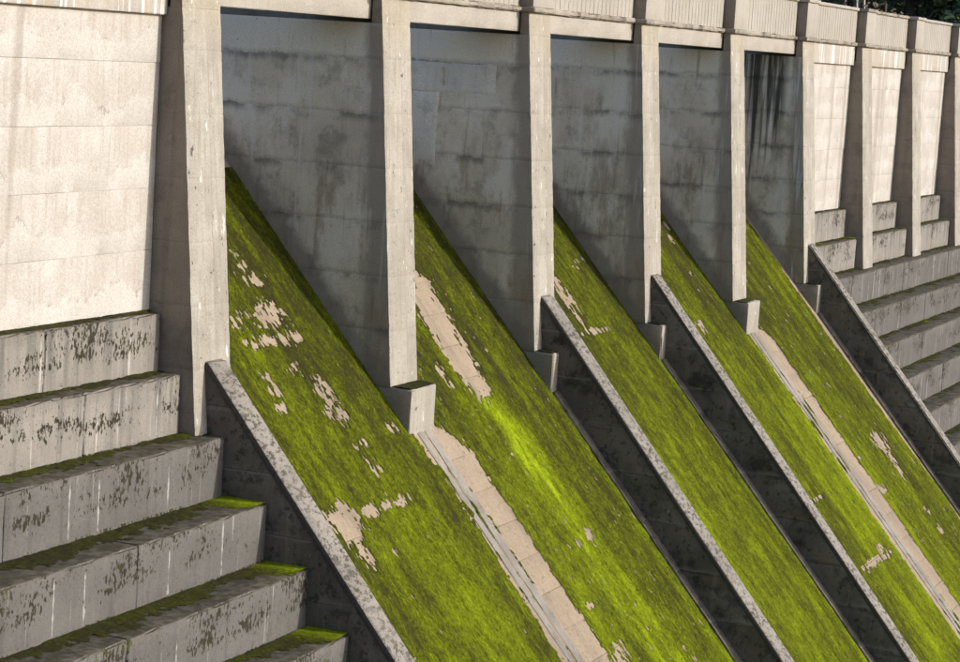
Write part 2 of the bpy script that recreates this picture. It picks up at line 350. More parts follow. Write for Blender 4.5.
def lines(n, bev):
    a = np.linspace(0, 1, n+1)
    if bev > 0 and bev < 0.3/n: a = np.concatenate([[0, bev], a[1:-1], [1-bev, 1]])
    elif bev > 0: a = np.concatenate([[0, bev], [1-bev, 1]])
    return a
def block(name, P, n, bev, amp, mat, parent, chip=0.0, seed=0, fmat=None, freq=1.6):
    """hexahedron with rounded, slightly uneven edges. P[x][y][z] corners, index 0/1 each; n cells per axis; bev metres"""
    P = np.array(P, float).reshape(2, 2, 2, 3)
    L = [np.linalg.norm(P[1, 0, 0]-P[0, 0, 0]), np.linalg.norm(P[0, 1, 0]-P[0, 0, 0]), np.linalg.norm(P[0, 0, 1]-P[0, 0, 0])]
    A = [lines(n[k], min(0.3, bev/max(L[k], 1e-6))) for k in range(3)]
    N = [len(a) for a in A]
    idx = {}; pts = []; ext = []
    def vid(i, j, k):
        key = (i, j, k)
        if key not in idx:
            idx[key] = len(pts); u = [A[0][i], A[1][j], A[2][k]]
            e = [(q == 0) or (q == N[d]-1) for d, q in enumerate(key)]
            if sum(e) >= 2:
                for d in range(3):
                    if e[d]:
                        w = 0.33*(A[d][1]-A[d][0]) if sum(e) == 2 else 0.45*(A[d][1]-A[d][0])
                        u[d] = u[d]+w if u[d] == 0 else u[d]-w
            pts.append(u); ext.append(sum(e) >= 2)
        return idx[key]
    F = []; D = []
    for j in range(N[1]-1):
        for k in range(N[2]-1):
            F.append((vid(0, j, k), vid(0, j, k+1), vid(0, j+1, k+1), vid(0, j+1, k))); D.append(0)
            q = N[0]-1; F.append((vid(q, j, k), vid(q, j+1, k), vid(q, j+1, k+1), vid(q, j, k+1))); D.append(1)
    for i in range(N[0]-1):
        for k in range(N[2]-1):
            F.append((vid(i, 0, k), vid(i+1, 0, k), vid(i+1, 0, k+1), vid(i, 0, k+1))); D.append(2)
            q = N[1]-1; F.append((vid(i, q, k), vid(i, q, k+1), vid(i+1, q, k+1), vid(i+1, q, k))); D.append(3)
    for i in range(N[0]-1):
        for j in range(N[1]-1):
            F.append((vid(i, j, 0), vid(i, j+1, 0), vid(i+1, j+1, 0), vid(i+1, j, 0))); D.append(4)
            q = N[2]-1; F.append((vid(i, j, q), vid(i+1, j, q), vid(i+1, j+1, q), vid(i, j+1, q))); D.append(5)
    U = np.array(pts); E = np.array(ext)
    W = 0
    for a in (0, 1):
        for b in (0, 1):
            for c in (0, 1):
                w = (U[:, 0] if a else 1-U[:, 0])*(U[:, 1] if b else 1-U[:, 1])*(U[:, 2] if c else 1-U[:, 2])
                W = W+w[:, None]*P[a, b, c]
    V = W
    cen = P.reshape(8, 3).mean(0)
    if amp > 0:
        for d in range(3):
            V[:, d] += (fbm(W[:, 0]*freq, W[:, 1]*freq, W[:, 2]*freq, seed+d*31, 3)-0.5)*2*amp
    if chip > 0:
        nn = fbm(W[:, 0]*3.1, W[:, 1]*3.1, W[:, 2]*3.1, seed+77, 3)
        pull = np.where(E, chip*sstep(0.48, 0.72, nn), 0)
        # pull edge vertices toward the inside, across the section only
        dirv = cen-W
        long = int(np.argmax(L)); ax = [P[1, 0, 0]-P[0, 0, 0], P[0, 1, 0]-P[0, 0, 0], P[0, 0, 1]-P[0, 0, 0]][long]; ax = ax/np.linalg.norm(ax)
        dirv = dirv-(dirv@ax)[:, None]*ax; dirv /= np.maximum(np.linalg.norm(dirv, axis=1), 1e-6)[:, None]
        V = V+dirv*pull[:, None]
    if np.linalg.det(np.stack([P[1,0,0]-P[0,0,0], P[0,1,0]-P[0,0,0], P[0,0,1]-P[0,0,0]])) < 0: F = [f[::-1] for f in F]
    fm = None
    if fmat: fm = [fmat[d] for d in D]
    return link(name, make_mesh(name, V, F, mat, fm), parent)
def box(x0, x1, y0, y1, z0, z1):
    return [[[[x, y, z] for z in (z0, z1)] for y in (y0, y1)] for x in (x0, x1)]

def loft(name, ring, zs, mats, parent, fm_of, seed=0, amp=0.004, spacing=0.35):
    """stack of closed XY rings; ring(z) gives corners; sides subdivided alike"""
    c0 = ring(zs[0]); nseg = []
    for a, b in zip(c0, c0[1:]+c0[:1]): nseg.append(max(1, min(14, int(math.dist(a, b)/spacing))))
    V = []; side = []
    for zi, z in enumerate(zs):
        c = ring(z)
        for s, (a, b) in enumerate(zip(c, c[1:]+c[:1])):
            for q in range(nseg[s]):
                t = q/nseg[s]; V.append((a[0]+(b[0]-a[0])*t, a[1]+(b[1]-a[1])*t, z if not isinstance(z, tuple) else z[0]))
                if zi == 0: side.append(s)
    n = len(side); V = np.array(V); F = []; FM = []
    for zi in range(len(zs)-1):
        for q in range(n):
            F.append((zi*n+q, zi*n+(q+1) % n, (zi+1)*n+(q+1) % n, (zi+1)*n+q)); FM.append(fm_of(side[q]))
    F.append(tuple(range(n))[::-1]); FM.append(0); F.append(tuple((len(zs)-1)*n+q for q in range(n))); FM.append(0)
    for d in range(2):
        V[:, d] += (fbm(V[:, 0]*1.3, V[:, 1]*1.3, V[:, 2]*1.3, seed+d*13, 3)-0.5)*2*amp+(fbm(V[:, 0]*6, V[:, 1]*6, V[:, 2]*6, seed+d*13+5, 2)-0.5)*2*amp*1.3*(V[:, 1] < 0.2)
    return link(name, make_mesh(name, V, F, mats, FM, 28), parent)

def pixel_on_chute(u, v):
    d = FW+RT*(u-480)/FPX-UP*(v-331)/FPX
    # plane Z - K*Y = c
    c = -8.54+1.14*CH_K; t = (c-(CAM[2]-CH_K*CAM[1]))/(d[2]-CH_K*d[1]); p = CAM+t*d
    return p[0], p[1]

ORD = ['first', 'second', 'third', 'fourth', 'fifth', 'sixth', 'seventh', 'eighth', 'ninth', 'tenth']

# ------------------------------------------------------------------ the setting
def terrain():
    xs = np.concatenate([np.linspace(-600, -60, 30), np.arange(-57, 130, 3.0), np.linspace(135, 700, 40)])
    ys = np.concatenate([np.linspace(-600, -60, 30), np.arange(-57, 60, 3.0), np.linspace(65, 900, 40)])
    X, Y = np.meshgrid(xs, ys, indexing='ij')
    n = fbm(X*0.03, Y*0.03, 0, 5, 5)-0.5; n2 = fbm(X*0.25, Y*0.25, 0, 9, 3)-0.5
    floor = np.where(Y < 3, -18.2-0.02*np.clip(-Y, 0, 300), -12.0)
    right = -19+np.clip(X-63-0.05*np.clip(Y-20, 0, 400), 0, 13.2)*1.5+np.clip(X-78, 0, 60)*0.02+np.clip(X-128, 0, 160)*0.40
    left = -19+np.clip(-17-X, 0, 14)*1.2+np.clip(-31-X, 0, 200)*0.25
    Z = np.maximum(floor, np.maximum(right, left))+n*np.clip((np.abs(X-22)-40)/40, 0.15, 6)*1.6+n2*0.7
    far = np.clip((np.abs(X-20)-150)/300, 0, 1); Z += far*25
    nx, ny = X.shape; V = np.stack([X, Y, Z], -1).reshape(-1, 3)
    F = [(i*ny+j, (i+1)*ny+j, (i+1)*ny+j+1, i*ny+j+1) for i in range(nx-1) for j in range(ny-1)]
    o = link('ground', make_mesh('ground', V, F, MAT['soil'], None, 60)); o['kind'] = 'structure'
    return o
ground = terrain()
w = link('water', make_mesh('water', [(-300, 6.6, -2.9), (300, 6.6, -2.9), (300, 900, -2.9), (-300, 900, -2.9)], [(0, 1, 2, 3)], MAT['water'], None, 0)); w['kind'] = 'structure'
# deck road over the dam
dk = block('road', box(-22, 78, 0.62, 1.7, -0.24, 0.02), (40, 2, 1), 0.01, 0.0, MAT['asphalt'], None); dk['kind'] = 'structure'

def moss_strip(parent, x0, x1, ya, yb, z, seed, dens, green_end=None):
    """patchy moss lying on a tread between y=ya (front) and y=yb (foot of the riser above)"""
    nx = max(4, int((x1-x0)/0.045)); ny = max(4, int((yb-ya)/0.035))
    X, Y = np.meshgrid(np.linspace(x0, x1, nx+1), np.linspace(ya, yb, ny+1), indexing='ij')
    f = (Y-ya)/(yb-ya)
    m = fbm(X*1.3, Y*2.2, z, seed, 5)*0.55+fbm(X*7, Y*7, z, seed+4, 3)*0.45
    tone = -0.10+0.40*fbm(X*0.7, Y*1.5, z, seed+9, 3)
    bias = dens-0.78+0.42*f-0.18*(fbm(X*0.9, Y*0.9, z, seed+41, 2)-0.4)
    if green_end is not None:
        e = sstep(green_end[1], green_end[0], X)
        bias = bias+0.62*e; tone = tone+0.62*e*(0.6+0.8*fbm(X*3, Y*3, z, seed+2, 2))
    spots = sstep(0.62, 0.75, fbm(X*0.55, Y*0.8, z, seed+21, 3)); tone = tone+0.30*spots
    h = m+bias-0.42
    H = np.clip(h, 0, 0.25)*0.13+0.014*fbm(X*14, Y*14, z, seed+6, 2)*(h > 0)
    keep = (h[:-1, :-1] > 0) & (h[1:, 1:] > 0)
    V = np.stack([X, Y, z-0.006+H], -1).reshape(-1, 3); ny1 = ny+1
    ii, jj = np.nonzero(keep)
    if len(ii) < 3: return
    F = np.stack([ii*ny1+jj, (ii+1)*ny1+jj, (ii+1)*ny1+jj+1, ii*ny1+jj+1], -1)
    used, inv = np.unique(F, return_inverse=True); F = inv.reshape(F.shape)
    me = make_mesh('moss', V[used], F.tolist(), MAT['moss'], None, 60)
    a = me.attributes.new('tone', 'FLOAT', 'POINT'); a.data.foreach_set('value', tone.reshape(-1)[used].astype(np.float32))
    o = link('moss', me, parent); o['kind'] = 'stuff'
    return o

# ------------------------------------------------------------------ piers
SPILL_FACE = {2, 3, 4, 5, 6}     # piers whose left side faces a spillway bay
BLOCKED = {2, 3, 4, 5, 6}
P_LABEL = {0: 'concrete pier at the far left end of the stepped wall',
 1: 'wide nearest concrete pier between the white wall and the first mossy chute',
 2: 'concrete pier on a projecting block between the first two mossy chutes',
 3: 'concrete pier above the training wall right of the bright streaked second chute',
 4: 'concrete pier between the third and fourth chutes, above a training wall',
 5: 'concrete pier on a projecting block between the last two chutes',
 6: 'concrete pier with black streaked side at the right end of the spillway',
 7: 'first slim pier right of the spillway, standing on the grey steps',
 8: 'second slim pier right of the spillway, standing on the grey steps',
 9: 'slim pier cut by the right edge of the photo',
 10: 'last slim pier at the right bank'}
LIFTZ = [-0.47, -1.16, -2.22, -3.28, -4.34, -5.40, -6.46, -7.56]
for i in range(0, 11):
    x = PX(i); t = thing('concrete_pier', (x+PW/2, BAT*-7.5, -7.55), P_LABEL[i], 'pier', 'concrete piers of the dam')
    left_spill = i in SPILL_FACE; right_spill = i in {1, 2, 3, 4, 5}
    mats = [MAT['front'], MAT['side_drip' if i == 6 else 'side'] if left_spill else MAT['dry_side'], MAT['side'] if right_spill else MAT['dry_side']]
    def ring_factory(inset):
        pass
    yb = 7.0 if (left_spill or right_spill) else 1.2
    zb_last = -7.555
    for k in range(len(LIFTZ)-1):
        za, zb = LIFTZ[k], LIFTZ[k+1]
        if k > 0 and k < len(LIFTZ)-2: pass
        g = 0.004
        info = {za: g, zb: g}
        def ring(z, info=info):
            ins = info.get(z, 0.0); yf = BAT*z+ins; a = x+ins; b = x+PW-ins; c = 0.15; e = 0.045
            return [(a, yb), (a, yf+e), (a+c, yf), (b-c*0.6, yf), (b, yf+e), (b, yb)]
        zs = [zb, zb+0.016]+list(np.linspace(zb+0.016, za-0.016, 11)[1:-1])+[za-0.016, za]
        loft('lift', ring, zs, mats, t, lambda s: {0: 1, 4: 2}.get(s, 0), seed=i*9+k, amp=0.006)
    # head of the pier with the pockets that take the beams
    def ring_h(z):
        yf = BAT*z; c = 0.15; e = 0.045
        return [(x+0.32, yb), (x+0.32, 0.235), (x, 0.235), (x, yf+e), (x+c, yf), (x+PW-c*0.6, yf), (x+PW, yf+e), (x+PW, 0.235), (x+PW-0.32, 0.235), (x+PW-0.32, yb)]
    loft('head', ring_h, [-0.468, -0.3, -0.15, 0.04], [MAT['front'], MAT['dry_side'], MAT['dry_side']], t, lambda s: 1 if s in (0, 1, 2) else (0 if s in (3, 4, 5) else 2), seed=i, amp=0.002)
    if i in BLOCKED:
        bx1 = x+(1.16 if i in (2, 5) else 0.9)
        bl = block('nose_block', box(x+0.012, bx1, -1.085, 0.5, -9.1, -7.562), (4, 5, 5), 0.03, 0.012, [MAT['front'], MAT['side']], t, chip=0.05, seed=i*5, fmat=(1, 1, 0, 1, 1, 0))
        xe_ = bx1-0.02 if i in (2, 5) else x+0.31
        moss_strip(t, x+0.02, xe_, -1.07, BAT*-7.56-0.005, -7.56, 900+i, 0.78)
    # pilaster of the parapet
    pl = block('pilaster', box(x+0.0, x+PW, -0.045, 0.6, 0.165, 1.235), (3, 2, 3), 0.015, 0.003, [MAT['parapet'], MAT['dry_side']], t, fmat=(1, 1, 0, 0, 0, 0), seed=i)
    block('ledge', box(x-0.05, x+PW+0.05, -0.105, 0.6, 0.042, 0.163), (6, 3, 2), 0.025, 0.008, [MAT['ledge'], MAT['ledge']], pl, chip=0.05, seed=i*3, freq=5)
    block('coping', box(x-0.045, x+PW+0.045, -0.095, 0.64, 1.237, 1.35), (6, 3, 2), 0.02, 0.006, MAT['ledge' if i % 3 == 1 else 'parapet'], pl, chip=0.035, seed=i*3+1, freq=5)
    if i == 3:   # pale render patches on the spillway side
        for (ya, yb_, za, zb) in ((0.75, 3.4, -1.86, -1.20), (2.15, 3.4, -3.55, -1.88), (1.1, 1.35, -1.95, -1.87)):
            block('render_patch', box(x-0.008, x+0.01, ya, yb_, za, zb), (1, 10, 6), 0.004, 0.02, MAT['patch'], t, seed=5, freq=2.0)

# ------------------------------------------------------------------ parapet and beams, bay by bay (bay k lies between pier k and k+1)
BAYNAME = {0: 'above the white wall on the left', 1: 'above the first mossy chute', 2: 'above the second mossy chute', 3: 'above the third mossy chute',
           4: 'above the fourth mossy chute', 5: 'above the fifth mossy chute', 6: 'above the first pale panel right of the spillway',
           7: 'above the second pale panel right of the spillway', 8: 'above the third pale panel right of the spillway', 9: 'above the last panel at the right bank'}
for k in range(0, 10):
    x0, x1 = PX(k)+PW, PX(k+1)
    t = thing('parapet', ((x0+x1)/2, 0.4, 0.04), 'fluted concrete parapet length '+BAYNAME[k], 'parapet', 'fluted parapet lengths between the pilasters')
    block('panel', box(x0+0.002, x1-0.002, 0.295, 0.55, 0.163, 1.24), (6, 1, 3), 0.008, 0.002, MAT['parapet'], t, seed=k)
    # fluting: flat boards cast proud of the panel
    V = []; F = []; n = 22; pitch = (x1-x0-0.16)/n
    for q in range(n):
        a = x0+0.08+q*pitch+0.008; b = a+pitch-0.016; c = 0.012; o = len(V)
        d = 0.280+0.006*random.random()
        for z in (0.17, 1.23): V += [(a, 0.297, z), (a+c, d, z), (b-c, d, z), (b, 0.297, z)]
        F += [(o, o+1, o+5, o+4), (o+1, o+2, o+6, o+5), (o+2, o+3, o+7, o+6)]
    link('fluted_face', make_mesh('fluted_face', V, F, MAT['parapet'], None, 0), t)
    block('ledge', box(x0+0.051, x1-0.051, 0.195, 0.56, 0.044, 0.175), (44, 2, 2), 0.03, 0.018, MAT['ledge'], t, chip=0.09, seed=k*7+2, freq=6)
    block('coping', box(x0+0.046, x1-0.046, 0.225, 0.62, 1.242, 1.353), (30, 2, 2), 0.025, 0.010, MAT['ledge' if k % 2 else 'parapet'], t, chip=0.05, seed=k*7+3, freq=6)
    spill = 1 <= k <= 5
    zb = -0.395 if spill else -0.605
    if spill:
        b = block('bridge_beam', box(x0-0.30, x1+0.30, 0.28, 0.6, zb, 0.038), (14, 1, 2), 0.012, 0.003, MAT['parapet'], None, chip=0.012, seed=k+40)
        b.name = 'bridge_beam'
        tag(b, 'plain concrete edge beam spanning between piers '+BAYNAME[k], 'beam', 'edge beams over the spillway bays')
        for yy in (2.0, 4.2):
            pass
    else:
        b = block('lintel', box(x0-0.30 if False else x0+0.003, x1-0.003, 0.285, 0.9, zb, 0.038), (14, 1, 3), 0.012, 0.003, MAT['lintel'], None, chip=0.012, seed=k+40)
        tag(b, 'streaked concrete lintel band '+BAYNAME[k].replace('above', 'over', 1), 'lintel', 'lintels over the wall panels')

# ------------------------------------------------------------------ wall panels between the outer piers
WL = {0: 'bright white sunlit wall panel filling the upper left', 6: 'pale tall wall panel just right of the spillway', 7: 'pale tall wall panel second from the spillway',
      8: 'pale tall wall panel third from the spillway near the right edge', 9: 'pale tall wall panel at the right bank'}
for k in (0, 6, 7, 8, 9):
    x0, x1 = PX(k)+PW+0.004, PX(k+1)-0.004
    if k == 0: x0, x1 = PX(0)+PW+0.004, -0.004
    t = thing('wall_panel', ((x0+x1)/2, 0.6, -5.54), WL[k], 'wall', 'pale wall panels between the outer piers')
    zl = [-0.60, -1.40, -2.435, -3.47, -4.505, -5.60]
    for q in range(len(zl)-1):
        jz = 0.012*math.sin(q*2.3)
        block('lift', box(x0, x1, 0.381+0.006*random.uniform(-1, 1), 0.95, zl[q+1]+0.0012, zl[q]-0.0012), (24, 1, 3), 0.004, 0.004, MAT['panel'], t, chip=0.006, seed=k*13+q)

# ------------------------------------------------------------------ stepped face
SL = ['topmost grey step at the foot of the white wall, left of the nearest pier', 'second step from the top on the left, below the white wall',
      'third step down on the left, its end under the nearest pier', 'fourth step down on the left with bright moss at its right end',
      'fifth step down on the left with freckled riser and mossy end', 'sixth step down on the left, at the bottom edge of the photo']
for s in range(len(STEP)):
    y, z = STEP[s]; zb = z-1.12; yback = y+1.6
    xe = -0.006 if s < 2 else 0.318
    label = SL[s] if s < 6 else '%s step down from the white wall, in the lower left' % ['seventh', 'eighth', 'ninth', 'tenth', 'eleventh', 'twelfth', 'thirteenth'][s-6]
    t = thing('concrete_step', (xe-4, y+0.3, zb), label, 'step', 'left flight of concrete steps')
    xs = [-19.0, -13.2, -9.4, -5.65+0.4*math.sin(s*2), xe] if s != 3 else [-19.0, -13.2, -8.0, -3.7, xe]
    if s < 2: xs = [PX(0)+PW+0.01, -3.4+0.5*s, xe]
    yb = STEP[s-1][0] if s else 0.381
    for q in range(len(xs)-1):
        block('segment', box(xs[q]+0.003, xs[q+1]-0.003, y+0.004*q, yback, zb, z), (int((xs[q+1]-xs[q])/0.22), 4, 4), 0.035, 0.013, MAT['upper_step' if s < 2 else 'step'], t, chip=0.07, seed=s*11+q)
    if s < 7:
        moss_strip(t, max(xs[0], -10), xe-0.02, y+0.03, yb-0.01, z, 100+s*7, 0.50 if s else 0.62, (xe-0.05, xe-1.05) if s >= 3 else None)
# right flight
SR = ['third', 'fourth', 'fifth', 'sixth', 'seventh', 'eighth', 'ninth', 'tenth', 'eleventh', 'twelfth', 'thirteenth']
for s in range(2, len(STEP)):
    y, z = STEP[s]; zb = z-1.12
    t = thing('concrete_step', (50, y+0.3, zb), 'long grey step right of the spillway, %s step down from the pale panels' % SR[s-2], 'step', 'right flight of concrete steps')
    xs = [PX(6)+0.905, 42.0, 45.6, 49.4, 53.1, 56.9, 60.6, 64.3, 69.0]
    for q in range(len(xs)-1):
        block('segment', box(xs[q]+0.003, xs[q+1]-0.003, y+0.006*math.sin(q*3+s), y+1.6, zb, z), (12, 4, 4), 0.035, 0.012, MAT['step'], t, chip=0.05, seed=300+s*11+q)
    moss_strip(t, xs[0]+0.05, 69.0, y+0.03, STEP[s-1][0]-0.01, z, 400+s*7, 0.42, None)
for k in (6, 7, 8, 9):
    for s in (0, 1):
        y, z = STEP[s]; x0, x1 = PX(k)+PW+0.006, PX(k+1)-0.006
        t = thing('concrete_step', ((x0+x1)/2, y+0.4, z-1.1), '%s short step below the %s pale panel right of the spillway' % (['upper', 'lower'][s], ['first', 'second', 'third', 'fourth'][k-6]), 'step', 'short steps between the right piers')
        for q, (a, b) in enumerate(((x0, x0+3.1), (x0+3.1, x1))):
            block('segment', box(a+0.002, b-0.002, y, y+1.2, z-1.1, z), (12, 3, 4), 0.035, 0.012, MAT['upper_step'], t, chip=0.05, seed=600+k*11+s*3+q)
        moss_strip(t, x0, x1-0.02, y+0.02, (0.381 if s == 0 else STEP[0][0])-0.01, z, 700+k*5+s, 0.50, (x1-0.02, x1-0.25))

# ------------------------------------------------------------------ training walls
TW = {1: 'sloping training wall with speckled top beside the left steps', 3: 'sloping training wall between the second and third chutes',
      4: 'sloping training wall between the third and fourth chutes', 6: 'sloping training wall along the right flight of steps'}
for i in (1, 3, 4, 6):
    xl, xr = PX(i)+0.32, PX(i)+0.90
    t = thing('training_wall', ((xl+xr)/2, -4.5, chute_z(-4.5)), TW[i], 'wall', 'sloping training walls of the spillway')
    ytop = lambda z: -0.63+(z+6.35)*0.836
    ych = lambda z: -1.14+(z+8.54)/CH_K+0.9
    zt = [-6.2]+[-7.05-1.02*q for q in range(13)]
    for q in range(len(zt)-1):
        za, zb = zt[q]-0.002, zt[q+1]+0.002
        ya, yb2 = ytop(za)+0.06, ytop(zb)+0.06
        if q == 0:
            za = -6.3; ya = ytop(za)+0.06
        ia, ib = max(ych(za), ya+0.3), max(ych(zb), yb2+0.3)
        P = [[[[xx, yb2, zb], [xx, ya, za]], [[xx, ib, zb], [xx, ia, za]]] for xx in (xl, xr)]
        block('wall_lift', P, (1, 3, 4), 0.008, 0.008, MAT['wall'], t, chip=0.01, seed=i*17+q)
    # rough sloping coping
    y0, y1 = ytop(-6.33), ytop(-18.9); nrm = np.array([0, -1, 0.836]); nrm = nrm/np.linalg.norm(nrm)*0.13
    A = np.array([0, y0, -6.33]); B = np.array([0, y1, -18.9])
    P = [[[A+[xx, 0, 0]-nrm, A+[xx, 0, 0]], [B+[xx, 0, 0]-nrm, B+[xx, 0, 0]]] for xx in (xl-0.012, xr+0.012)]
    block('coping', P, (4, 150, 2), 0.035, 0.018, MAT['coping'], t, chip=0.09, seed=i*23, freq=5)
    if i != 1:   # low plinth at the foot of the shaded side
        A = np.array([0, -1.09, chute_z(-1.09)-0.2]); B = np.array([0, -9.0, chute_z(-9.0)-0.2]); upv = np.array([0, -0.05, 0.27])
        P = [[[A+[xx, 0, 0], A+[xx, 0, 0]+upv], [B+[xx, 0, 0], B+[xx, 0, 0]+upv]] for xx in (PX(i)+0.04, xl+0.02)]
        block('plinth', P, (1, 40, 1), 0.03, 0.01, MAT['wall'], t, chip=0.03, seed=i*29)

# ------------------------------------------------------------------ spillway chutes
CL = {1: 'nearest mossy spillway chute with scattered bare patches', 2: 'second mossy chute with a bright yellow-green streak and bare strip',
      3: 'third mossy spillway chute between two training walls', 4: 'fourth mossy chute, left of the block footed pier',
      5: 'fifth mossy chute at the right end of the spillway'}
# bare patches: pixel of the centre, half width across (m), half length along Y (m), strength
BARE = {1: [(236, 256, .15, .10, .8), (243, 268, .2, .1, .8), (257, 279, .45, .10, .9), (268, 316, .75, .20, .95), (277, 340, 1.1, .10, .95), (239, 323, .35, .16, .9), (251, 343, .4, .09, .8),
            (288, 338, .5, .12, .8), (295, 370, .35, .12, .8), (266, 377, .3, .09, .8), (275, 391, .3, .10, .8), (280, 408, .3, .08, .9), (327, 400, .45, .28, 1.0), (339, 415, .35, .15, .9),
            (393, 428, .25, .12, .8), (359, 445, .3, .07, .7), (372, 463, .3, .16, .9), (366, 444, .2, .1, .7), (347, 518, .6, .09, 1.2), (366, 513, .9, .07, 1.1), (386, 505, .8, .05, 1.0), (402, 501, .5, .07, .9),
            (346, 526, .55, .24, 1.6), (341, 521, .5, .15, 1.5), (357, 543, .28, .32, 1.2), (383, 497, .3, .05, .6), (397, 553, .15, .06, .6), (443, 636, .2, .10, .6), (414, 597, .12, .06, .6)],
        2: [(424, 292, .45, .3, 1.8), (432, 310, .5, .4, 2.0), (443, 330, .5, .45, 2.1), (456, 352, .48, .45, 2.1), (470, 374, .42, .40, 1.9), (480, 390, .34, .30, 1.2), (487, 399, .2, .15, 1.0),
            (441, 372, .3, .12, .9), (446, 379, .3, .16, .9), (448, 309, .15, .06, .7), (590, 535, .35, .08, .9), (577, 546, .25, .10, .9), (569, 548, .15, .06, .7), (590, 606, .5, .05, .9), (618, 657, .6, .15, 1.1), (571, 578, .15, .05, .6), (635, 604, .12, .1, .6)],
        3: [(559, 286, .35, .2, .9), (565, 296, .4, .2, .8), (574, 308, .4, .2, .75), (582, 320, .3, .12, .7), (597, 331, .8, .06, .95), (592, 331, .6, .05, .8), (580, 261, .5, .06, .7), (575, 268, .3, .06, .6), (586, 333, .9, .04, .7)],
        4: [(667, 226, .3, .12, .8), (671, 239, .3, .12, .7), (690, 274, .2, .08, .6), (700, 324, .5, .06, .8), (703, 330, .4, .08, .7), (870, 565, .9, .07, 1.0), (885, 556, .7, .07, .9), (815, 500, .9, .05, .8), (830, 493, .6, .04, .6), (880, 550, .4, .08, .8)],
        5: [(879, 441, .7, .18, 1.1), (885, 448, .5, .15, .9), (893, 460, .3, .25, .9), (899, 471, .3, .2, .9), (857, 459, .6, .05, .9), (881, 489, .5, .10, .9), (926, 512, .4, .12, .8), (940, 529, .3, .1, .8), (913, 494, .3, .06, .7), (760, 274, .25, .06, .7), (770, 288, .2, .06, .6)]}
